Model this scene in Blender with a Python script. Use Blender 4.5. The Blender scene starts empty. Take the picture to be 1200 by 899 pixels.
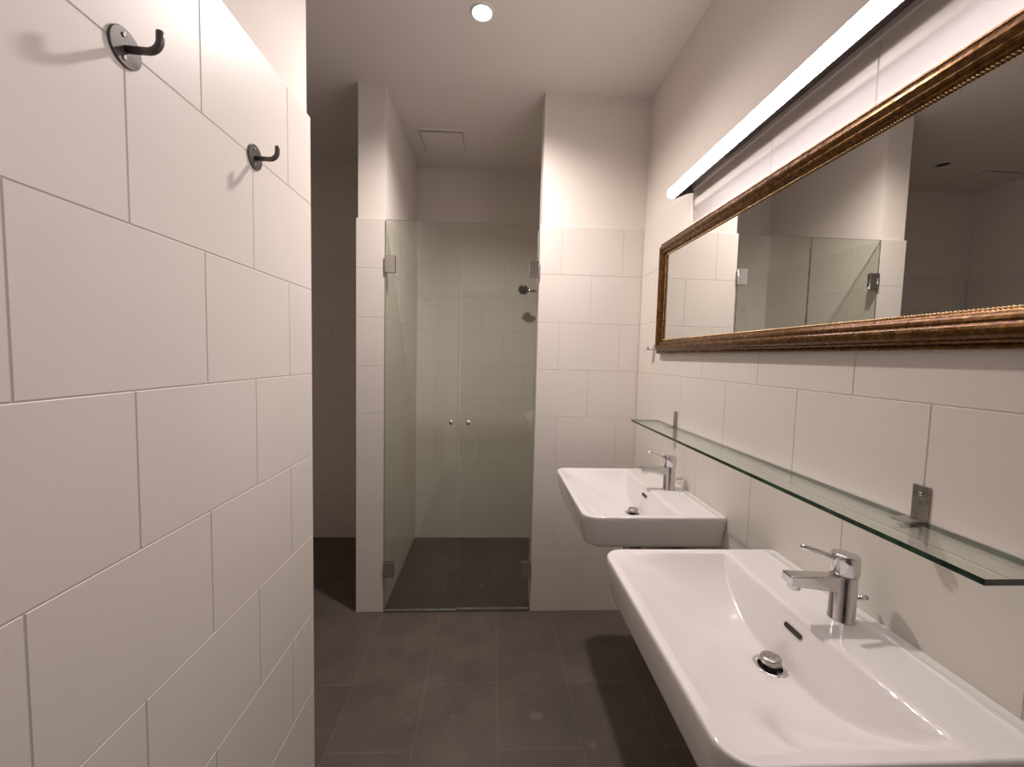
import bpy, bmesh, math
from mathutils import Vector, Matrix
from math import sin, cos, pi, radians

scene = bpy.context.scene
col = scene.collection

# ------------------------------------------------------------------ helpers
class MB:
    """collects verts/faces with material slots, builds ONE mesh object"""
    def __init__(s): s.v=[]; s.f=[]; s.m=[]; s.sm=[]
    def face(s, pts, mi=0, smooth=False):
        i=len(s.v); s.v+= [tuple(p) for p in pts]; s.f.append(tuple(range(i,i+len(pts)))); s.m.append(mi); s.sm.append(smooth)
    def box(s, a, b, mi=0):
        x0,y0,z0=a; x1,y1,z1=b
        i=len(s.v)
        s.v+=[(x0,y0,z0),(x1,y0,z0),(x1,y1,z0),(x0,y1,z0),(x0,y0,z1),(x1,y0,z1),(x1,y1,z1),(x0,y1,z1)]
        for q in ((0,3,2,1),(4,5,6,7),(0,1,5,4),(1,2,6,5),(2,3,7,6),(3,0,4,7)):
            s.f.append(tuple(i+k for k in q)); s.m.append(mi); s.sm.append(False)
    def rings(s, rings, mi=0, smooth=True, cap0=False, cap1=False, closed=False):
        n=len(rings[0]); base=len(s.v)
        for r in rings: s.v+=[tuple(p) for p in r]
        m=len(rings)
        for k in range(m if closed else m-1):
            a=base+k*n; b=base+((k+1)%m)*n
            for j in range(n):
                j2=(j+1)%n
                s.f.append((a+j,a+j2,b+j2,b+j)); s.m.append(mi); s.sm.append(smooth)
        if cap0: s.f.append(tuple(base+j for j in reversed(range(n)))); s.m.append(mi); s.sm.append(False)
        if cap1: s.f.append(tuple(base+(m-1)*n+j for j in range(n))); s.m.append(mi); s.sm.append(False)
    def lathe(s, prof, O=(0,0,0), axis='Z', n=32, mi=0, smooth=True, cap0=False, cap1=False):
        O=Vector(O); R=[]
        for (r,h) in prof:
            ring=[]
            for k in range(n):
                t=2*pi*k/n
                c,d=r*cos(t),r*sin(t)
                if axis=='Z': p=Vector((c,d,h))
                elif axis=='X': p=Vector((h,c,d))
                else: p=Vector((d,h,c))
                ring.append(O+p)
            R.append(ring)
        s.rings(R,mi,smooth,cap0,cap1)
    def tube(s, pts, r, n=12, mi=0, caps=True):
        pts=[Vector(p) for p in pts]; R=[]; up=None
        for i,p in enumerate(pts):
            t=(pts[min(i+1,len(pts)-1)]-pts[max(i-1,0)]).normalized()
            if up is None:
                up=Vector((0,0,1)) if abs(t.z)<.9 else Vector((0,1,0))
            a=(up-t*up.dot(t)).normalized(); b=t.cross(a); up=a
            rr=r[i] if isinstance(r,(list,tuple)) else r
            R.append([p+a*rr*cos(2*pi*k/n)+b*rr*sin(2*pi*k/n) for k in range(n)])
        s.rings(R,mi,True,caps,caps)
    def build(s, name, mats, parent=None, bevel=0, seg=2, weld=True, loc=None):
        me=bpy.data.meshes.new(name); me.from_pydata(s.v,[],s.f)
        if not isinstance(mats,(list,tuple)): mats=[mats]
        for m in mats: me.materials.append(m)
        for p,mi,sm in zip(me.polygons,s.m,s.sm): p.material_index=mi; p.use_smooth=sm
        bm=bmesh.new(); bm.from_mesh(me)
        if weld: bmesh.ops.remove_doubles(bm,verts=bm.verts,dist=1e-6)
        bmesh.ops.recalc_face_normals(bm,faces=bm.faces)
        if bevel:
            es=[e for e in bm.edges if len(e.link_faces)==2 and e.calc_face_angle(0)>.6]
            bmesh.ops.bevel(bm,geom=es,offset=bevel,segments=seg,profile=.5,affect='EDGES',clamp_overlap=True)
        bm.to_mesh(me); bm.free()
        o=bpy.data.objects.new(name,me); col.objects.link(o)
        if parent: 
            o.parent=parent; o.matrix_parent_inverse=Matrix.Translation(-parent.location)
        return o

def thing(name,label,cat,loc,group=None):
    o=bpy.data.objects.new(name,None); col.objects.link(o); o.location=loc; o.empty_display_size=.05
    o['label']=label; o['category']=cat
    if group: o['group']=group
    return o
def struct(o): o['kind']='structure'; return o
def dup(root, dloc, label):
    """copy a thing with its parts and sub-parts, moved by dloc"""
    def cp(o, par):
        c=o.copy(); col.objects.link(c)
        if par:
            c.parent=par
            c.matrix_parent_inverse=o.matrix_parent_inverse.copy()
        for ch in [x for x in list(col.objects) if x.parent==o]: cp(ch,c)
        return c
    r=cp(root,None); r.location=Vector(root.location)+Vector(dloc); r['label']=label
    return r

# ------------------------------------------------------------------ materials
def mat(name, base=(.8,.8,.8), rough=.5, metal=0, coat=0, spec=.5):
    m=bpy.data.materials.new(name); m.use_nodes=True
    b=m.node_tree.nodes['Principled BSDF']
    b.inputs['Base Color'].default_value=(*base,1); b.inputs['Roughness'].default_value=rough
    b.inputs['Metallic'].default_value=metal; b.inputs['Coat Weight'].default_value=coat
    b.inputs['Specular IOR Level'].default_value=spec
    return m
def N(m,t,**kw):
    n=m.node_tree.nodes.new(t)
    for k,v in kw.items(): setattr(n,k,v)
    return n
def L(m,a,b): m.node_tree.links.new(a,b)
def obj_noise(m, scale, detail=3, rough=.5):
    tc=N(m,'ShaderNodeTexCoord'); n=N(m,'ShaderNodeTexNoise')
    n.inputs['Scale'].default_value=scale; n.inputs['Detail'].default_value=detail; n.inputs['Roughness'].default_value=rough
    L(m,tc.outputs['Object'],n.inputs['Vector']); return n
def add_bump(m, src, strength, dist):
    b=N(m,'ShaderNodeBump'); b.inputs['Strength'].default_value=strength; b.inputs['Distance'].default_value=dist
    L(m,src,b.inputs['Height']); L(m,b.outputs['Normal'],m.node_tree.nodes['Principled BSDF'].inputs['Normal']); return b
def vary(m, src, c0, c1, lo=.35, hi=.65, inp='Base Color'):
    r=N(m,'ShaderNodeValToRGB'); r.color_ramp.elements[0].position=lo; r.color_ramp.elements[1].position=hi
    r.color_ramp.elements[0].color=(*c0,1); r.color_ramp.elements[1].color=(*c1,1)
    L(m,src,r.inputs['Fac']); L(m,r.outputs['Color'],m.node_tree.nodes['Principled BSDF'].inputs[inp]); return r

M={}
t=M['tile']=mat('wall_tile',(.74,.70,.66),.42,spec=.5)
n=obj_noise(t,3.0,3); vary(t,n.outputs['Fac'],(.725,.675,.618),(.748,.698,.640))
n2=obj_noise(t,260,2); add_bump(t,n2.outputs['Fac'],.10,.0006)
M['grout']=mat('wall_grout',(.56,.51,.465),.9)
p=M['plaster']=mat('white_plaster',(.79,.73,.67),.85,spec=.3)
n=obj_noise(p,120,4,.6); add_bump(p,n.outputs['Fac'],.25,.0015)
c=M['ceiling']=mat('ceiling_paint',(.81,.75,.695),.9,spec=.2)
n=obj_noise(c,90,4,.6); add_bump(c,n.outputs['Fac'],.3,.0015)
ce=M['ceramic']=mat('glazed_ceramic',(.74,.71,.69),.12,coat=.3)
n=obj_noise(ce,6,2); vary(ce,n.outputs['Fac'],(.05,.05,.05),(.13,.13,.13),inp='Roughness')
ch=M['chrome']=mat('polished_chrome',(.68,.67,.68),.09,1)
n=obj_noise(ch,40,2); vary(ch,n.outputs['Fac'],(.08,.08,.08),(.2,.2,.2),inp='Roughness')
st=M['steel']=mat('brushed_steel',(.42,.39,.36),.33,1)
n=obj_noise(st,55,3); vary(st,n.outputs['Fac'],(.25,.25,.25),(.38,.38,.38),inp='Roughness')
sn=M['hinge']=mat('satin_hinge_metal',(.66,.65,.64),.10,1)
n=obj_noise(sn,30,2); vary(sn,n.outputs['Fac'],(.07,.07,.07),(.13,.13,.13),inp='Roughness')
hk=M['hook']=mat('dark_steel',(.115,.10,.095),.42,.35)
n=obj_noise(hk,50,2); vary(hk,n.outputs['Fac'],(.30,.30,.30),(.42,.42,.42),inp='Roughness')
dk=M['dark']=mat('dark_and_hole_shade',(.02,.017,.014),.5)  # near-black: real dark parts, plus painted shade inside the basin holes
n=obj_noise(dk,50,2); vary(dk,n.outputs['Fac'],(.012,.010,.008),(.03,.025,.018))
al=M['alu']=mat('grey_aluminium',(.33,.30,.30),.45,.7)
n=obj_noise(al,50,2); vary(al,n.outputs['Fac'],(.31,.28,.28),(.35,.32,.32))
ald=M['alu_dark']=mat('dark_aluminium',(.17,.15,.15),.5,.6)
n=obj_noise(ald,50,2); vary(ald,n.outputs['Fac'],(.16,.14,.14),(.19,.165,.165))
lip=M['lip']=mat('bright_aluminium',(.88,.84,.85),.3,.3)
n=obj_noise(lip,50,2); vary(lip,n.outputs['Fac'],(.18,.18,.18),(.25,.25,.25),inp='Roughness')
wp=M['white_plastic']=mat('white_painted_metal',(.74,.70,.66),.5)
n=obj_noise(wp,50,2); vary(wp,n.outputs['Fac'],(.72,.68,.64),(.76,.72,.68))
wd=M['wood_trim']=mat('door_frame_paint',(.30,.27,.24),.5)
n=obj_noise(wd,20,2); vary(wd,n.outputs['Fac'],(.28,.25,.22),(.33,.30,.27))
mi_=M['mirror']=mat('mirror_silver',(.80,.80,.775),.0,1)
n=obj_noise(mi_,1.5,1); vary(mi_,n.outputs['Fac'],(.79,.79,.765),(.81,.81,.785))

# floor: dark 30 x 60 tiles, object coords = world
f=M['floor']=mat('dark_floor_tile',(.05,.045,.042),.45)
tc=N(f,'ShaderNodeTexCoord'); sp=N(f,'ShaderNodeSeparateXYZ'); L(f,tc.outputs['Object'],sp.inputs[0])
cb=N(f,'ShaderNodeCombineXYZ')
def mth(m,op,a,b):
    k=N(m,'ShaderNodeMath',operation=op)
    for i,x in enumerate((a,b)):
        if x is None: continue
        if isinstance(x,(int,float)): k.inputs[i].default_value=x
        else: L(m,x,k.inputs[i])
    return k.outputs[0]
L(f,mth(f,'ADD',sp.outputs['Y'],-1.68+6.0),cb.inputs['X'])
L(f,mth(f,'ADD',sp.outputs['X'],.5505+.3025*20),cb.inputs['Y'])
br=N(f,'ShaderNodeTexBrick',offset=.5,offset_frequency=2,squash=1,squash_frequency=2)
br.inputs['Scale'].default_value=1; br.inputs['Brick Width'].default_value=.6; br.inputs['Row Height'].default_value=.3025
br.inputs['Mortar Size'].default_value=.0013; br.inputs['Mortar Smooth'].default_value=.3; br.inputs['Bias'].default_value=0
br.inputs['Color1'].default_value=(.092,.073,.063,1); br.inputs['Color2'].default_value=(.108,.087,.076,1)
br.inputs['Mortar'].default_value=(.17,.145,.13,1)
L(f,cb.outputs[0],br.inputs['Vector'])
nz=obj_noise(f,5,5,.65); rp=N(f,'ShaderNodeValToRGB'); rp.color_ramp.elements[0].position=.3; rp.color_ramp.elements[1].position=.75
rp.color_ramp.elements[0].color=(.82,.82,.82,1); rp.color_ramp.elements[1].color=(1.3,1.28,1.25,1); L(f,nz.outputs['Fac'],rp.inputs['Fac'])
mx=N(f,'ShaderNodeMix',data_type='RGBA',blend_type='MULTIPLY'); mx.inputs['Factor'].default_value=1
L(f,br.outputs['Color'],mx.inputs[6]); L(f,rp.outputs['Color'],mx.inputs[7])
prev=mx.outputs[2]
# dried water marks
wob=obj_noise(f,45,4,.7)
wv=N(f,'ShaderNodeVectorMath',operation='SCALE'); wv.inputs['Scale'].default_value=.035; L(f,wob.outputs['Color'],wv.inputs[0])
av=N(f,'ShaderNodeVectorMath',operation='ADD'); L(f,tc.outputs['Object'],av.inputs[0]); L(f,wv.outputs[0],av.inputs[1])
for (sx,sy,r,st_) in [(.205,1.515,.022,.30),(-.285,1.51,.010,.35),(.40,1.39,.012,.32),(-.12,1.515,.008,.25),(.42,1.72,.05,.10),(.10,1.42,.07,.08),(-.03,2.44,.018,.30),(-.06,2.40,.012,.28),(-.17,2.46,.01,.25),(-.22,1.69,.05,.10)]:
    d=N(f,'ShaderNodeVectorMath',operation='DISTANCE'); L(f,av.outputs[0],d.inputs[0]); d.inputs[1].default_value=(sx+.017,sy+.017,.017)
    mr=N(f,'ShaderNodeMapRange'); mr.inputs['From Min'].default_value=r*1.3; mr.inputs['From Max'].default_value=r*.7
    mr.inputs['To Min'].default_value=0; mr.inputs['To Max'].default_value=st_; L(f,d.outputs['Value'],mr.inputs['Value'])
    m2=N(f,'ShaderNodeMix',data_type='RGBA'); L(f,mr.outputs[0],m2.inputs['Factor']); L(f,prev,m2.inputs[6]); m2.inputs[7].default_value=(.26,.24,.23,1)
    prev=m2.outputs[2]
L(f,prev,f.node_tree.nodes['Principled BSDF'].inputs['Base Color'])
bmp=add_bump(f,br.outputs['Fac'],.5,-.0012)

# clear glass as a thin sheet: tinted transmission + Fresnel reflection
def glass(name,tint,ior=1.5,rough=0.0):
    m=bpy.data.materials.new(name); m.use_nodes=True; nt=m.node_tree; nt.nodes.clear()
    o=nt.nodes.new('ShaderNodeOutputMaterial'); tr=nt.nodes.new('ShaderNodeBsdfTransparent'); g=nt.nodes.new('ShaderNodeBsdfGlossy')
    mix=nt.nodes.new('ShaderNodeMixShader'); fr=nt.nodes.new('ShaderNodeFresnel'); fr.inputs['IOR'].default_value=ior
    geo=nt.nodes.new('ShaderNodeNewGeometry')
    # same reflectance on both faces of the sheet
    vm=nt.nodes.new('ShaderNodeVectorMath'); vm.operation='SCALE'
    k=nt.nodes.new('ShaderNodeMath'); k.operation='MULTIPLY_ADD'; k.inputs[1].default_value=-2; k.inputs[2].default_value=1
    nt.links.new(geo.outputs['Backfacing'],k.inputs[0]); 
    tr.inputs['Color'].default_value=(*tint,1); g.inputs['Roughness'].default_value=rough; g.inputs['Color'].default_value=(.95,1,.97,1)
    # Schlick-like from facing
    dot=nt.nodes.new('ShaderNodeVectorMath'); dot.operation='DOT_PRODUCT'
    nt.links.new(geo.outputs['Incoming'],dot.inputs[0]); nt.links.new(geo.outputs['Normal'],dot.inputs[1])
    ab=nt.nodes.new('ShaderNodeMath'); ab.operation='ABSOLUTE'; nt.links.new(dot.outputs['Value'],ab.inputs[0])
    om=nt.nodes.new('ShaderNodeMath'); om.operation='SUBTRACT'; om.inputs[0].default_value=1; nt.links.new(ab.outputs[0],om.inputs[1])
    pw=nt.nodes.new('ShaderNodeMath'); pw.operation='POWER'; pw.inputs[1].default_value=5; nt.links.new(om.outputs[0],pw.inputs[0])
    r0=((ior-1)/(ior+1))**2
    ma=nt.nodes.new('ShaderNodeMath'); ma.operation='MULTIPLY_ADD'; ma.inputs[1].default_value=1-r0; ma.inputs[2].default_value=r0
    nt.links.new(pw.outputs[0],ma.inputs[0])
    nt.nodes.remove(fr); nt.nodes.remove(vm); nt.nodes.remove(k)
    nt.links.new(ma.outputs[0],mix.inputs[0]); nt.links.new(tr.outputs[0],mix.inputs[1]); nt.links.new(g.outputs[0],mix.inputs[2])
    nt.links.new(mix.outputs[0],o.inputs['Surface'])
    return m
M['glass']=glass('clear_shower_glass',(.905,.92,.89),1.62)
M['shelf_glass']=glass('shelf_glass',(.95,.97,.95),1.55)
ge=M['glass_edge']=mat('green_glass_edge',(.015,.04,.028),.08,spec=.8)
n=obj_noise(ge,30,2); vary(ge,n.outputs['Fac'],(.010,.028,.018),(.035,.075,.05))
gd=M['door_edge']=mat('pale_glass_edge',(.20,.24,.20),.15,spec=.6)
n=obj_noise(gd,30,2); vary(gd,n.outputs['Fac'],(.14,.16,.13),(.26,.29,.24))
sl=M['seal']=mat('clear_seal_strip',(.30,.27,.24),.35)
n=obj_noise(sl,30,2); vary(sl,n.outputs['Fac'],(.27,.24,.21),(.34,.31,.28))

def emit(name,colr,s):
    m=bpy.data.materials.new(name); m.use_nodes=True; nt=m.node_tree; nt.nodes.clear()
    o=nt.nodes.new('ShaderNodeOutputMaterial'); e=nt.nodes.new('ShaderNodeEmission'); e.inputs['Color'].default_value=(*colr,1); e.inputs['Strength'].default_value=s
    nt.links.new(e.outputs[0],o.inputs['Surface']); return m
M['tube']=emit('lit_tube',(1,.905,.96),32.5)
M['lens']=emit('lit_lens',(1,.88,.78),30.0)

# antique gold frame
gf=M['gold']=mat('antique_gold',(.2,.1,.04),.36,.75)
n=obj_noise(gf,75,5,.7)
r=vary(gf,n.outputs['Fac'],(.055,.022,.006),(.26,.135,.036),.3,.75)
e=r.color_ramp.elements.new(.52); e.color=(.13,.058,.014,1)
n2=obj_noise(gf,70,3); vary(gf,n2.outputs['Fac'],(.2,.2,.2),(.36,.36,.36),inp='Roughness'); add_bump(gf,n2.outputs['Fac'],.15,.001)
gr=M['gold_rope']=mat('gold_rope',(.5,.33,.15),.3,.9)
n=obj_noise(gr,60,3); vary(gr,n.outputs['Fac'],(.42,.26,.11),(.62,.45,.25))

# ------------------------------------------------------------------ room
D=2.179; B=3.097; H=2.743; XR=.788; XL=-.5425; XA=.242; XS0=-.699; XS1=-.553; YL=1.285; FW=-2.17; SX=.62
Z0=.0797; ZT=Z0+2.0; TW=.325; G=.0009; J=.0010; REC=.009
def tiles(mb, O, U, Nn, u0, u1, ph_even, ph_odd, z0=0.0, z1=ZT):
    """individual bevelled tiles; O + u*U, normal Nn; tile face lies on the plane through O"""
    O=Vector(O);U=Vector(U);Nn=Vector(Nn);Zv=Vector((0,0,1))
    bv=.0009
    k=-1
    while True:
        a=max(z0,Z0+.25*k); b=min(z1,Z0+.25*(k+1))
        if a>=z1-1e-6: break
        if b-a>.004:
            ph=ph_even if k%2==0 else ph_odd
            n0=math.floor((u0-ph)/TW)-1
            while ph+n0*TW<u1:
                l=max(u0,ph+n0*TW); r_=min(u1,ph+(n0+1)*TW); n0+=1
                if r_-l<.004: continue
                A=[l+J,r_-J,a+J,b-J]
                def P(u,z,d): return O+U*u+Zv*z+Nn*d
                o=[P(A[0],A[2],-G),P(A[1],A[2],-G),P(A[1],A[3],-G),P(A[0],A[3],-G)]
                i=[P(A[0]+bv,A[2]+bv,0),P(A[1]-bv,A[2]+bv,0),P(A[1]-bv,A[3]-bv,0),P(A[0]+bv,A[3]-bv,0)]
                if (U.cross(Zv)).dot(Nn)<0: o.reverse(); i.reverse()
                mb.face(i,1)
                for q in range(4): mb.face([o[q],o[(q+1)%4],i[(q+1)%4],i[q]],1)
        k+=1
WM=[M['plaster'],M['tile'],M['grout']]
def wall(name, lo, hi, faces, insets):
    """lo/hi: tile-face box in x,y ; insets for plaster on (x0,x1,y0,y1); faces: list of tiles args"""
    mb=MB()
    gx0,gx1,gy0,gy1=[G if s else 0 for s in insets]
    mb.box((lo[0]+gx0,lo[1]+gy0,0),(hi[0]-gx1,hi[1]-gy1,ZT-.001),2)
    i0,i1,i2,i3=insets
    mb.box((lo[0]+i0,lo[1]+i2,ZT-.001),(hi[0]-i1,hi[1]-i3,H),0)
    for a in faces: tiles(mb,*a)
    # tile top ledge (light trim of the tile thickness)
    return struct(mb.build(name,WM,weld=False))
X,Y=(1,0,0),(0,1,0)
wall('wall_left',(FW,-.75),(XL,YL),[((XL,0,0),Y,(1,0,0),-.75,YL,.658,.658+TW/2),((0,YL,0),X,(0,1,0),FW,XL,-.60,-.60+TW/2)],(0,REC,0,.005))
wall('wall_right',(XR,-.75),(XR+.15,D+.02),[((XR,0,0),Y,(-1,0,0),-.75,D,1.345,1.345+TW/2)],(REC,0,0,0))
wall('wall_shower_front',(XA,D),(XR+.15,D+.125),[((0,D,0),X,(0,-1,0),XA,XR,.3564+TW/2,.3564),((XA,0,0),Y,(-1,0,0),D,D+.125,2.0,2.0),((0,D+.125,0),X,(0,1,0),XA,SX,.3564+TW/2,.3564)],(.007,0,REC,.005))
wall('wall_shower_right',(SX,D+.115),(XR+.15,B+.02),[((SX,0,0),Y,(-1,0,0),D+.125,B,2.46,2.46+TW/2)],(.007,0,0,0))
wall('wall_shower_left',(XS0,D),(XS1,B+.02),[((0,D,0),X,(0,-1,0),XS0,XS1,-1.2,-1.2),((XS1,0,0),Y,(1,0,0),D,B,2.50,2.50+TW/2),((XS0,0,0),Y,(-1,0,0),D,B,2.46,2.46+TW/2)],(REC,.003,.008,0))
wall('wall_back',(FW-.1,B),(XR+.15,B+.14),[((0,B,0),X,(0,-1,0),FW,XS0,-1.0,-1.0+TW/2),((0,B,0),X,(0,-1,0),XS1,SX,-.40,-.40+TW/2)],(0,0,REC,0))
wall('wall_far_left',(FW-.13,YL-.02),(FW,B+.02),[((FW,0,0),Y,(1,0,0),YL,B,1.6,1.6+TW/2)],(0,REC,0,0))
# wall behind the camera with the open doorway and the unlit corridor beyond
DX0,DX1,DH=-.36,.60,2.12
mb=MB(); mb.box((XL-.02,-.87,0),(DX0,-.75,H)); mb.box((DX1,-.87,0),(XR+.02,-.75,H)); mb.box((DX0,-.87,DH),(DX1,-.75,H))
struct(mb.build('wall_front',M['plaster'],weld=False))
mb=MB(); mb.box((-1.3,-2.5,0),(1.3,-2.4,H)); mb.box((-1.4,-2.5,0),(-1.3,-.87,H)); mb.box((1.3,-2.5,0),(1.4,-.87,H)); mb.box((-1.3,-.9,0),(XL-.02,-.87,H)); mb.box((XR+.02,-.9,0),(1.3,-.87,H))
struct(mb.build('wall_corridor',M['plaster'],weld=False))
mb=MB(); w=.05
mb.box((DX0,-.88,0),(DX0+.02,-.74,DH)); mb.box((DX1-.02,-.88,0),(DX1,-.74,DH)); mb.box((DX0+.02,-.88,DH-.02),(DX1-.02,-.74,DH))
mb.box((DX0-w,-.75,0),(DX0,-.738,DH+w)); mb.box((DX1,-.75,0),(DX1+w,-.738,DH+w)); mb.box((DX0,-.75,DH),(DX1,-.738,DH+w))
struct(mb.build('trim_1',M['wood_trim'],weld=False,bevel=0))
mb=MB(); mb.box((FW-.13,-2.5,-.06),(XR+.15,B+.14,0)); 
mb.box((XR+.15,-2.5,-.06),(1.4,-.87,0))
struct(mb.build('floor',M['floor'],weld=False))
mb=MB(); mb.box((FW-.13,-2.5,H),(1.4,B+.14,H+.08)); struct(mb.build('ceiling',M['ceiling'],weld=False))

# ------------------------------------------------------------------ ceiling downlights
def downlight(x,y,lens,label):
    t=thing('ceiling_downlight',label,'ceiling light',(x,y,H),'recessed ceiling downlights')
    mb=MB(); mb.lathe([(.036,H-.0005),(.037,H-.005),(.041,H-.007),(.046,H-.005),(.048,H-.0005)],(x,y,0),n=48); mb.build('trim_ring',M['white_plastic'],t)
    mb=MB(); mb.lathe([(.0365,H-.0008),(.030,H-.0028),(.015,H-.0035),(.001,H-.0038)],(x,y,0),n=48,cap1=True); mb.build('lens',lens,t)
    return t
d1=downlight(-.064,1.718,M['lens'],'small round lit ceiling downlight in front of the shower')
d2=downlight(-1.43,2.69,M['dark'],'unlit dark ceiling downlight in the side passage, seen in the mirror')
ld=bpy.data.lights.new('downlight_beam','SPOT'); ld.energy=98; ld.color=(1,.90,.85); ld.spot_size=radians(152); ld.spot_blend=1.0; ld.shadow_soft_size=.036
lo=bpy.data.objects.new('downlight_beam',ld); col.objects.link(lo); lo.location=(-.064,1.718,H-.035); lo.parent=d1; lo.matrix_parent_inverse=Matrix.Translation(-d1.location)

# ------------------------------------------------------------------ ceiling hatches
def hatch(x0,y0,x1,y1,label,tilt=0):
    t=thing('ceiling_hatch',label,'access hatch',((x0+x1)/2,(y0+y1)/2,H),'ceiling access hatches')
    mb=MB(); w=.012; h=.004
    mb.box((x0,y0,H-h),(x1,y0+w,H)); mb.box((x0,y1-w,H-h),(x1,y1,H)); mb.box((x0,y0+w,H-h),(x0+w,y1-w,H)); mb.box((x1-w,y0+w,H-h),(x1,y1-w,H))
    mb.build('frame',M['ceiling'],t,weld=False)
    g=.006; mb=MB(); a=[(x0+w+g,y0+w+g),(x1-w-g,y0+w+g),(x1-w-g,y1-w-g),(x0+w+g,y1-w-g)]
    zs=[H-.003-tilt,H-.003-tilt*.6,H-.003,H-.003]
    lowf=[(p[0],p[1],z) for p,z in zip(a,zs)]; top=[(p[0],p[1],z+.0025) for p,z in zip(a,zs)]
    mb.rings([lowf,top],smooth=False,cap0=True,cap1=True); mb.build('panel',M['ceiling'],t)
    return t
hatch(-.474,2.586,-.187,2.868,'square white access hatch in the ceiling above the shower',.010)
hatch(-2.10,2.72,-1.80,3.00,'white access hatch in the dim passage ceiling, seen in the mirror',.010)

# ------------------------------------------------------------------ light over the mirror
ty0,ty1=.14,1.64
t=thing('mirror_lamp','long glowing fluorescent tube lamp on the wall above the gilt mirror','wall lamp',(XR,(ty0+ty1)/2,2.09))
# diffuser wraps the front of a round profile; opaque back added to cut its light on the wall
r0=.0205; TX,TZ=.698,2.052
def arc_ring(y,r,a0,a1,n):
    return [(TX+r*cos(a0+(a1-a0)*k/n),y,TZ+r*sin(a0+(a1-a0)*k/n)) for k in range(n+1)]
HB=radians(74); HT=radians(121)
mb=MB(); a0,a1=HT,2*pi-HB
prof=[(ty0-.004,.004),(ty0-.003,.012),(ty0,.018),(ty0+.006,r0),(.6,r0),(1.1,r0),(ty1-.006,r0),(ty1,.018),(ty1+.003,.012),(ty1+.004,.004)]
R=[arc_ring(y,r,a0,a1,26) for y,r in prof]
for k in range(len(R)-1):
    for q in range(26): mb.face([R[k][q],R[k][q+1],R[k+1][q+1],R[k+1][q]],0,True)
mb.face(R[0],0); mb.face(R[-1],0)
mb.build('tube',M['tube'],t)
mb=MB(); R=[arc_ring(y,r0+.0003,HT,-HB,20) for y in (ty0-.003,.9,ty1+.003)]
R=[a+[(TX+.006,a[0][1],TZ)] for a in R]
mb.rings(R,smooth=False,cap0=True,cap1=True); mb.build('back_light_shield',M['alu'],t)  # added shield, its arc shaped to keep light off the nearby wall
mb=MB()   # aluminium channel: wing behind the tube
sec=[(.722,2.083),(.722,2.100),(.740,2.118),(.7885,2.118),(.7885,2.083)]
mb.rings([[(a,ty0-.02,b) for a,b in sec],[(a,ty1+.012,b) for a,b in sec]],smooth=False,cap0=True,cap1=True); mb.build('housing',M['alu'],t,bevel=.001)
mb=MB(); mb.box((.728,.36,2.0815),(.782,1.40,2.0835)); mb.build('ballast_cover',M['alu_dark'],t)
mb=MB(); mb.box((.7795,ty0-.02,2.0655),(.7885,ty1+.012,2.083)); mb.build('lower_strip',M['lip'],t,bevel=.002,seg=3)
for yy in (ty0-.006,ty1-.012):
    mb=MB(); sec=[(.698,2.028),(.698,2.075),(.725,2.10),(.787,2.10),(.787,2.062),(.76,2.056)]
    mb.rings([[(a,yy+.014,b) for a,b in sec],[(a,yy+.020,b) for a,b in sec]] ,smooth=False,cap0=True,cap1=True); mb.build('end_bracket',M['alu_dark'],t,bevel=.0006,seg=1)

# ------------------------------------------------------------------ gilt mirror
my0,my1,mz0,mz1=.10,1.895,1.426,1.926
t=thing('gilt_mirror','long rectangular wall mirror in an ornate antique gold frame','mirror',(XR,(my0+my1)/2,mz0))
prof=[(0,0),(0,.017),(.002,.020),(.006,.021),(.008,.0195),(.010,.023),(.013,.0265),(.015,.026),(.017,.030),(.021,.035),(.026,.0375),(.031,.038),(.036,.0365),(.039,.033),(.0405,.0305),(.043,.0305),(.045,.031),(.050,.0295),(.054,.0265),(.056,.0225),(.058,.021),(.063,.019),(.064,.012)]
mb=MB(); R=[]
for s_,h in prof: R.append([(XR-h,my0+s_,mz0+s_),(XR-h,my1-s_,mz0+s_),(XR-h,my1-s_,mz1-s_),(XR-h,my0+s_,mz1-s_)])
mb.rings(R,smooth=False)
fr=mb.build('frame',M['gold'],t)
# rope bead
mb=MB(); s_=.0618; hx=XR-.0200
def rope(p0,p1):
    p0=Vector(p0);p1=Vector(p1); Ld=(p1-p0).length; tn=(p1-p0).normalized(); nb=int(Ld/.0065); nrm=Vector((-1,0,0)); sd=tn.cross(nrm)
    for k in range(nb):
        c=p0+tn*((k+.5)*Ld/nb)
        ax=(tn*.86+sd*.5).normalized(); b1=nrm; b2=ax.cross(b1)
        rings=[]
        for q,rr in ((-1,.15),(-.6,.8),(0,1),(.6,.8),(1,.15)):
            rings.append([c+ax*q*.0042+(b1*cos(a)+b2*sin(a))*.0019*rr for a in [2*pi*i/6 for i in range(6)]])
        mb.rings(rings,smooth=True,cap0=True,cap1=True)
a0,a1,b0,b1=my0+s_,my1-s_,mz0+s_,mz1-s_
rope((hx,a0,b0),(hx,a1,b0)); rope((hx,a0,b1),(hx,a1,b1)); rope((hx,a0,b0),(hx,a0,b1)); rope((hx,a1,b0),(hx,a1,b1))
o=mb.build('rope_bead',M['gold_rope'],t,weld=False); o['label']='thin twisted gold rope bead along the glass'
mb=MB(); mb.box((.7715,my0+.062,mz0+.062),(.776,my1-.062,mz1-.062)); mb.build('mirror_glass',M['mirror'],t)
mb=MB(); mb.box((.776,my0+.01,mz0+.01),(.7865,my1-.01,mz1-.01)); mb.build('backing_board',M['dark'],t)

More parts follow.
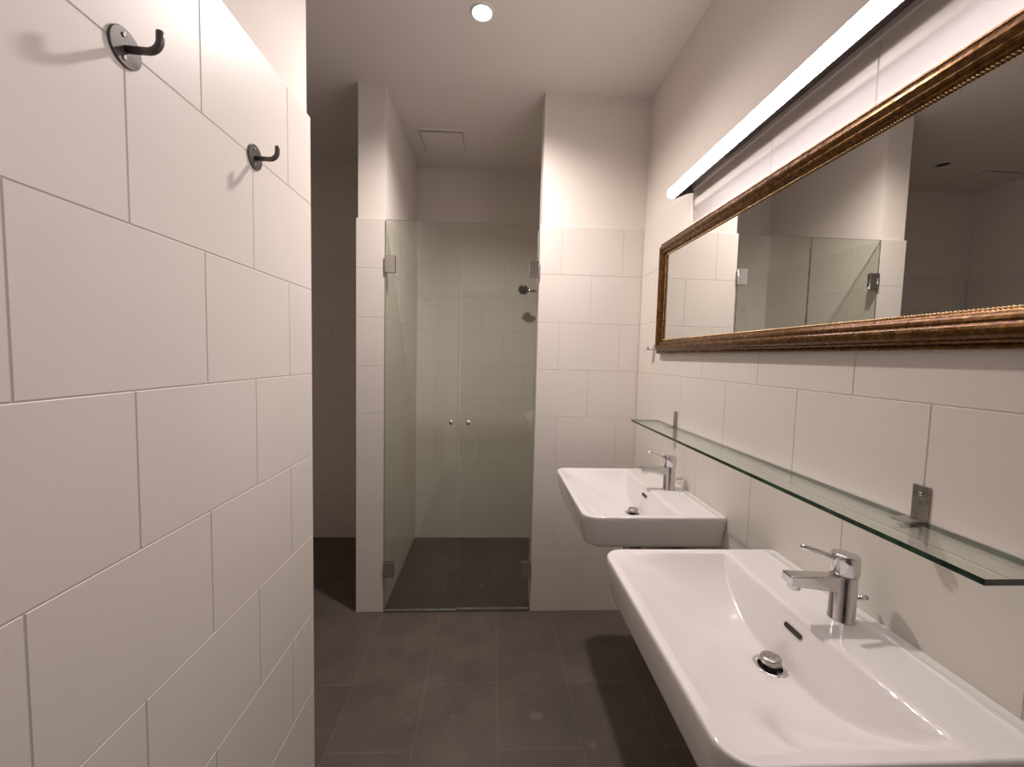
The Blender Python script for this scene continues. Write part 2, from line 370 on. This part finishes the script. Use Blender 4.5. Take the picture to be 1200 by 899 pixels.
# small chrome wall bracket beside the mirror corner
t=thing('wall_bracket','tiny chrome bracket on the tiles at the lower far corner of the mirror','bracket',(XR,1.972,1.45))
mb=MB(); mb.box((XR-.003,1.950,1.430),(XR-.0002,1.985,1.470)); mb.build('wall_plate',M['chrome'],t,bevel=.0008)
mb=MB(); mb.box((XR-.040,1.952,1.444),(XR-.003,1.983,1.4475)); mb.build('support_tab',M['steel'],t,bevel=.0008)
mb=MB(); mb.lathe([(.004,1.4475),(.004,1.459),(.0025,1.461)],(XR-.032,1.967,0),n=16,cap0=True,cap1=True); mb.build('screw',M['steel'],t)

# ------------------------------------------------------------------ glass shelf + brackets
sy0,sy1,sx0,sz0,sz1=.497,1.885,.6605,1.108,1.117
t=MB(); x1=XR-.002
def sheet(mb,lo,hi,thin):
    """box whose two large faces (normal axis 'thin') use slot 0, rim uses slot 1"""
    x0,y0,z0=lo;x1,y1,z1=hi
    v=[(x0,y0,z0),(x1,y0,z0),(x1,y1,z0),(x0,y1,z0),(x0,y0,z1),(x1,y0,z1),(x1,y1,z1),(x0,y1,z1)]
    for q,ax in (((0,3,2,1),'z'),((4,5,6,7),'z'),((0,1,5,4),'y'),((1,2,6,5),'x'),((2,3,7,6),'y'),((3,0,4,7),'x')):
        mb.face([v[i] for i in q],0 if ax==thin else 1)
sheet(t,(sx0,sy0,sz0),(x1,sy1,sz1),'z')
o=t.build('glass_shelf',[M['shelf_glass'],M['glass_edge']]); o['label']='long clear glass shelf with green edge below the mirror'; o['category']='shelf'
br0=thing('shelf_bracket','steel bracket clamping the glass shelf above the near washbasin','bracket',(XR,.697,1.117),'glass shelf brackets')
mb=MB(); mb.box((XR-.0035,.682,1.1175),(XR-.0002,.712,1.181)); mb.build('wall_plate',M['steel'],br0,bevel=.0008)
mb=MB(); sec=[(XR-.003,1.1175),(XR-.003,1.1205),(XR-.030,1.1200),(XR-.045,1.1185),(XR-.045,1.1173)]
mb.rings([[(a,.683,b) for a,b in sec],[(a,.711,b) for a,b in sec]],smooth=False,cap0=True,cap1=True); mb.build('upper_tab',M['steel'],br0)
mb=MB(); mb.box((XR-.045,.690,1.1045),(XR-.0035,.704,1.1078)); mb.build('lower_tab',M['steel'],br0,bevel=.0005,seg=1)
mb=MB(); mb.lathe([(.0035,XR-.0036),(.0035,XR-.0046),(.002,XR-.0052)],(0,.697,1.166),'X',n=16,cap0=True,cap1=True); mb.build('screw',M['chrome'],br0)
dup(br0,(0,1.003,0),'steel bracket clamping the glass shelf above the far washbasin')

# ------------------------------------------------------------------ washbasins
RZ=.884; BX=.312; BD=XR-BX; HW=.30; DRX=.268; TOPD=0.0
def outline(inset, rc, rb, n=240, cx=DRX, cy=0.0, back_inset=0.0):
    """rounded rectangle in (a,b), sampled by angle about the drain"""
    x0,x1,y0,y1=inset,BD-back_inset,-HW+inset,HW-inset
    poly=[]
    def arc(cxx,cyy,r,a0,a1,k=16):
        for i in range(k+1):
            t=a0+(a1-a0)*i/k; poly.append((cxx+r*cos(t),cyy+r*sin(t)))
    arc(x1-rb,y1-rb,rb,0,pi/2); arc(x0+rc,y1-rc,rc,pi/2,pi); arc(x0+rc,y0+rc,rc,pi,1.5*pi); arc(x1-rb,y0+rb,rb,1.5*pi,2*pi)
    out=[]
    for k in range(n):
        t=2*pi*k/n; dx,dy=cos(t),sin(t); best=None
        for i in range(len(poly)):
            ax,ay=poly[i][0]-cx,poly[i][1]-cy; bx,by=poly[(i+1)%len(poly)][0]-cx,poly[(i+1)%len(poly)][1]-cy
            ex,ey=bx-ax,by-ay; den=dx*ey-dy*ex
            if abs(den)<1e-12: continue
            s=(ax*ey-ay*ex)/den; u=(ax*dy-ay*dx)/den
            if s>0 and -1e-6<=u<=1+1e-6 and (best is None or s>best): best=s
        out.append((cx+dx*best,cy+dy*best))
    return out
def smin(a,b,k):
    h=max(0,min(1,.5+.5*(b-a)/k)); return b*(1-h)+a*h-k*h*(1-h)
def depth(a,b):
    u=abs(b)/.277; s=(a-.022)/(.325-.022)
    if u>=1.0 or s<=0: d1=-.004
    else:
        s_=min(1,s)
        d1=.104*(1-(1-s_)**2.3)*(1-u**2.8)**.95
    ed=.325+.018*max(0,u-.55)
    d2=(ed-a)*3.0
    d=smin(d1,d2,.012)
    d=.5*(d+math.sqrt(d*d+.004**2)) if d>-.03 else 0.0      # soft rim
    if a>.34: d=0
    # slight upstand along the wall
    if a>.34 and abs(b)<.292:
        d+=.0035*max(0,min(1,(.452-a)/.006))*max(0,min(1,(a-.34)/.10))
    return d
def basin(Yc,label):
    t=thing('washbasin',label,'washbasin',(XR,Yc,RZ-.11),'white wall-hung washbasins')
    W=lambda a,b,z:(BX+a,Yc+b,z)
    mb=MB(); n=240
    top=outline(.006,.044,.003); NR=70
    rings=[]
    zc=RZ-depth(DRX,0)
    circ=[(DRX+.0225*cos(2*pi*k/n),.0225*sin(2*pi*k/n)) for k in range(n)]
    rings.append([W(DRX+.0225*cos(2*pi*k/n),.0225*sin(2*pi*k/n),zc-.03) for k in range(n)])
    for i in range(NR+1):
        q=i/NR
        rg=[]
        for k in range(n):
            a=circ[k][0]*(1-q)+top[k][0]*q; b=circ[k][1]*(1-q)+top[k][1]*q
            d=depth(a,b)
            rr=math.hypot(a-DRX,b)
            if rr<.04: d=d*(rr-.0225)/.0175*1+ (RZ-zc)*(1-(rr-.0225)/.0175) if rr>.0225 else RZ-zc
            rg.append(W(a,b,RZ-d))
        rings.append(rg)
    for ins,dz,rc in ((.0035,.0007,.046),(.0012,.0027,.048),(0,.006,.05),(.0005,.015,.05),(.002,.035,.05),(.006,.062,.05),(.011,.085,.05),(.0128,.097,.05),(.0155,.1045,.05),(.021,.109,.05),(.030,.111,.05),(.06,.113,.06),(.10,.128,.06),(.13,.131,.05)):
        o_=outline(ins,rc,.003,back_inset=0 if dz<.112 else .05)
        rings.append([W(a,b,RZ-dz) for a,b in o_])
    mb.rings(rings,0,True,cap0=True,cap1=True)
    # waste throat's shade comes from a dark disc
    o=mb.build('basin',[M['ceramic']],t)
    # waste: flange ring, painted throat shade, stopper
    mb=MB(); c=(BX+DRX,Yc,zc)
    mb.lathe([(.0325,.0001),(.0318,.0016),(.029,.0022),(.0235,.0012),(.0222,-.001),(.0218,-.022)],c,n=48); 
    wst=mb.build('waste_flange',M['chrome'],t)
    mb=MB(); mb.lathe([(.0218,-.022),(.001,-.0222)],c,n=32,cap1=True); mb.build('throat_shade_disc',M['dark'],t)  # dark disc paints the shade at the bottom of the throat
    mb=MB(); mb.lathe([(.011,-.022),(.011,.004),(.0135,.006),(.0165,.0065),(.0185,.0075),(.019,.010),(.0190,.0175),(.0178,.0195),(.015,.0205),(.001,.0212)],c,n=40,cap0=True,cap1=True); mb.build('pop_up_stopper',M['steel'],t)
    # overflow hole's shade painted as a dark stadium disc, on the back slope
    mb=MB(); dd=.030; ctr=Vector((BX+.325-dd/3.0-.0016,Yc+.004,RZ-dd)); nn=Vector((-3,0,1)).normalized(); vv=Vector((1,0,3)).normalized()
    def stad(hl,r,off):
        pts=[]
        for i in range(32):
            a=2*pi*i/32; yy=r*cos(a)+(hl if cos(a)>=0 else -hl); pts.append(ctr+Vector((0,yy,0))+vv*r*sin(a)+nn*off)
        return pts
    mb.rings([stad(.019,.0052,.0000),stad(.019,.0050,.0010),stad(.019,.0044,.0012)],cap0=False,cap1=True)
    mb.build('overflow_shade_disc',M['dark'],t)
    return t
def faucet(Yc,label):
    X0=.722; zb=RZ-.003
    t=thing('mixer_tap',label,'tap',(X0,Yc,zb),'chrome single-lever mixer taps')
    mb=MB(); mb.lathe([(.0232,zb),(.0238,zb+.001),(.0238,zb+.004),(.0226,zb+.005),(.0226,zb+.092),(.0215,zb+.0935)],(X0,Yc,0),n=48,cap0=True,cap1=True); mb.build('body',M['chrome'],t)
    # head, top plane tilted slightly down towards the front
    mb=MB(); R=[]
    def ring(r,zf):
        return [(X0+r*cos(2*pi*k/48),Yc+r*sin(2*pi*k/48),zf(r*cos(2*pi*k/48))) for k in range(48)]
    R=[ring(.021,lambda x:zb+.0935),ring(.0232,lambda x:zb+.095-x*.12),ring(.0245,lambda x:zb+.097-x*.12),ring(.0248,lambda x:zb+.128+x*-.10),ring(.0243,lambda x:zb+.1335-x*.10),ring(.0225,lambda x:zb+.1355-x*.10),ring(.012,lambda x:zb+.1368-x*.10)]
    mb.rings(R,cap0=True,cap1=True); hd=mb.build('handle_head',M['chrome'],t)
    mb=MB(); mb.tube([(X0-.020,Yc,zb+.127),(X0-.050,Yc,zb+.138),(X0-.092,Yc,zb+.151),(X0-.0945,Yc,zb+.1518)],[.0048,.0044,.0052,.003],n=16); mb.build('lever',M['chrome'],hd)
    # spout: flat bar, slightly widening to the tip
    mb=MB(); R=[]
    for x,hw,z0_,z1_ in ((X0-.012,.0125,zb+.060,zb+.094),(X0-.03,.0125,zb+.062,zb+.093),(X0-.07,.0135,zb+.068,zb+.094),(X0-.108,.0145,zb+.073,zb+.0955),(X0-.121,.0145,zb+.077,zb+.0955)):
        R.append([(x,Yc-hw,z0_),(x,Yc+hw,z0_),(x,Yc+hw,z1_),(x,Yc-hw,z1_)])
    mb.rings(R,smooth=False,cap0=True,cap1=True); spt=mb.build('spout',M['chrome'],t,bevel=.0028,seg=3)
    mb=MB(); mb.lathe([(.0115,.077),(.0115,.066),(.0105,.0645),(.008,.0645),(.0075,.068)],(X0-.104,Yc,zb),n=32,cap1=True); mb.build('aerator',M['chrome'],spt)
    mb=MB(); mb.tube([(X0+.018,Yc,zb+.043),(X0+.036,Yc,zb+.043)],.0025,n=12); mb.tube([(X0+.033,Yc,zb+.043),(X0+.052,Yc,zb+.0435)],.0045,n=16); mb.build('pop_up_rod',M['chrome'],t)
    return t
b1_=basin(1.590,'white wall-hung washbasin nearest the shower')
f1=faucet(1.590,'chrome mixer tap on the far washbasin')
dup(b1_,(0,-.818,0),'large white washbasin in the right foreground')
dup(f1,(0,-.818,0),'chrome mixer tap on the foreground washbasin')
# siphon and stop valves under the far basin
t=thing('basin_siphon','dark bottle trap just visible beneath the far washbasin','drain pipe',(BX+DRX,1.59,.60))
c=(BX+DRX,1.59,0)
mb=MB(); mb.lathe([(.016,.752),(.016,.66),(.030,.655),(.033,.65),(.033,.56),(.028,.548),(.012,.545)],c,n=32,cap0=True,cap1=True); mb.build('trap_bottle',M['steel'],t)
mb=MB(); mb.tube([(BX+DRX+.028,1.59,.64),(.70,1.59,.64),(XR-.001,1.59,.64)],.016,n=20); mb.build('outlet_pipe',M['steel'],t)
mb=MB(); mb.lathe([(.017,XR-.014),(.034,XR-.008),(.036,XR-.0005)],(0,1.59,.64),'X',n=32,cap0=True,cap1=True); mb.build('wall_rosette',M['steel'],t)
v0=thing('stop_valve','dark stop valve on the wall under the far washbasin, nearer the camera','valve',(XR,1.50,.64),'stop valves under the far washbasin')
mb=MB(); mb.tube([(XR-.0005,1.50,.64),(XR-.05,1.50,.64)],.010,n=16); mb.build('valve_body',M['steel'],v0)
mb=MB(); mb.lathe([(.015,XR-.068),(.017,XR-.064),(.017,XR-.052),(.013,XR-.049)],(0,1.50,.64),'X',n=12,cap0=True,cap1=True,smooth=False); mb.build('valve_knob',M['hook'],v0)
mb=MB(); mb.tube([(XR-.04,1.50,.645),(XR-.04,1.505,.70),(XR-.045,1.52,.735),(XR-.05,1.525,.75)],.005,n=10); mb.build('supply_hose',M['steel'],v0)
dup(v0,(0,.16,0),'dark stop valve on the wall under the far washbasin, nearer the shower')

# ------------------------------------------------------------------ shower doors
def knob(mb,x,y,z):
    mb.lathe([(.005,y),(.005,y-.008),(.0085,y-.011),(.0115,y-.016),(.012,y-.020),(.0105,y-.025),(.006,y-.0275),(.001,y-.028)],(x,0,z),'Y',n=28,cap0=True,cap1=True)
def hinge(par,xw,s,z):
    """s=+1: glass lies to the right of the jamb at xw"""
    mb=MB(); a,b=sorted((xw+s*.003,xw+s*.054))
    mb.box((a,D-.0125,z-.043),(b,D-.0042,z+.043)); mb.box((a,D+.0042,z-.043),(b,D+.010,z+.043))
    h=mb.build('hinge',M['hinge'],par,bevel=.0012,weld=False)
    mb=MB(); a,b=sorted((xw+s*.0075,xw+s*.015)); mb.box((a,D-.0140,z-.017),(b,D-.0124,z+.017)); mb.build('hinge_pin',M['chrome'],h,bevel=.0005,seg=1)
    mb=MB(); a,b=sorted((xw+s*.0004,xw+s*.006)); mb.box((a,D-.010,z-.030),(b,D+.035,z+.030)); mb.build('wall_plate',M['hinge'],h,bevel=.0006,seg=1)
for (x0,x1,z0,z1,xw,s,kx,lab) in ((-.5495,-.1635,.014,2.0745,XS1,1,-.202,'clear frameless glass shower door, left leaf beside the narrow partition'),(-.159,.2355,.020,2.076,XA,-1,-.112,'clear frameless glass shower door, right leaf beside the tiled pier')):
    t=thing('shower_door',lab,'shower door',(xw,D,0),'glass shower doors')
    mb=MB(); sheet(mb,(x0,D-.004,z0),(x1,D+.004,z1),'y'); mb.build('glass_pane',[M['glass'],M['door_edge']],t,weld=False)
    hinge(t,xw,s,1.852); hinge(t,xw,s,.238)
    mb=MB(); knob(mb,kx,D-.004,1.044)
    o=mb.build('knob',M['chrome'],t)
    mb=MB(); mb.box((x0+.002,D-.0055,z0-.006),(x1-.001,D+.0055,z0-.0002)); mb.build('bottom_seal',M['seal'],t)

# shower head on the right shower wall
SY=2.87
t=thing('shower_head','small round shower head on a short arm behind the right glass door','shower head',(SX,SY,1.86))
hc=Vector((.213,SY,1.862))
mb=MB(); mb.tube([(SX-.0005,SY,1.845),(.32,SY,1.847),(.258,SY,1.850),(.232,SY+.004,1.853)],[.009,.009,.0095,.012],n=16); mb.build('arm',M['hinge'],t)
ax=Vector((-.25,-.80,-.55)).normalized(); u_=ax.cross(Vector((0,0,1))).normalized(); w_=ax.cross(u_)
mb=MB(); R=[]
for r,h in ((.012,-.020),(.022,-.010),(.033,.002),(.036,.008),(.036,.015),(.033,.018)):
    R.append([hc+ax*h+(u_*cos(2*pi*k/32)+w_*sin(2*pi*k/32))*r for k in range(32)])
mb.rings(R,cap0=True,cap1=True); hd=mb.build('head',M['steel'],t)
mb=MB(); R=[[hc+ax*h+(u_*cos(2*pi*k/32)+w_*sin(2*pi*k/32))*r for k in range(32)] for r,h in ((.029,.0181),(.028,.0195),(.012,.0205))]
mb.rings(R,cap0=True,cap1=True); mb.build('spray_face',M['hook'],hd)
mb=MB(); mb.lathe([(.020,SX-.0005),(.020,SX-.004),(.012,SX-.008)],(0,SY,1.845),'X',n=32,cap0=True,cap1=True); mb.build('wall_rosette',M['hinge'],t)

# ------------------------------------------------------------------ coat hooks
hx,hy,hz=XL,.659,1.830
t0=thing('coat_hook','dark steel coat hook on a round plate, the larger one nearest the camera','coat hook',(hx,hy,hz),'coat hooks on the left wall')
mb=MB(); mb.lathe([(.0265,hx+.0002),(.027,hx+.001),(.027,hx+.003),(.0262,hx+.0038)],(0,hy,hz),'X',n=56,cap0=True,cap1=True); pl=mb.build('round_plate',M['hook'],t0)
for dz in (.016,-.016):
    mb=MB(); mb.lathe([(.0032,hx+.0038),(.0030,hx+.0050),(.0018,hx+.0054),(.0012,hx+.0045)],(0,hy-.004,hz+dz),'X',n=16,cap0=True,cap1=True); mb.build('screw',M['steel'],pl)
mb=MB(); pts=[(hx+.003,hy,hz-.002),(hx+.034,hy,hz-.003)]
rr=.017
for i in range(1,9):
    a=pi/2*i/8; pts.append((hx+.034+rr*sin(a),hy,hz-.003+rr-rr*cos(a)))
pts.append((hx+.034+rr,hy,hz+.025)); pts.append((hx+.034+rr,hy,hz+.0262))
mb.tube(pts,[.0052]*(len(pts)-1)+[.0042],n=20); mb.build('hook_arm',M['hook'],t0)
dup(t0,(0,.331,0),'dark steel coat hook on a round plate, the farther one near the wall end')

# ------------------------------------------------------------------ camera
f_px,yaw,pit,rol,ch_=483.91,.052,.0653,.0248,1.3964
Rv=Vector((cos(yaw),-sin(yaw),0)); F=Vector((sin(yaw)*cos(pit),cos(yaw)*cos(pit),-sin(pit))); U=Vector((sin(yaw)*sin(pit),cos(yaw)*sin(pit),cos(pit)))
R2=Rv*cos(rol)+U*sin(rol); U2=-Rv*sin(rol)+U*cos(rol)
cam=bpy.data.cameras.new('camera'); co=bpy.data.objects.new('camera',cam); col.objects.link(co)
m=Matrix((R2,U2,-F)).transposed().to_4x4(); m.translation=Vector((0,0,ch_)); co.matrix_world=m
cam.sensor_fit='HORIZONTAL'; cam.sensor_width=36; cam.lens=36*f_px/1200; cam.clip_start=.01; cam.clip_end=50
scene.camera=co

w=bpy.data.worlds.new('world'); scene.world=w; w.use_nodes=True
w.node_tree.nodes['Background'].inputs['Color'].default_value=(0,0,0,1); w.node_tree.nodes['Background'].inputs['Strength'].default_value=0
vs=scene.view_settings; vs.view_transform='Standard'; vs.look='None'; vs.exposure=0.0; vs.gamma=1; vs.use_curve_mapping=False
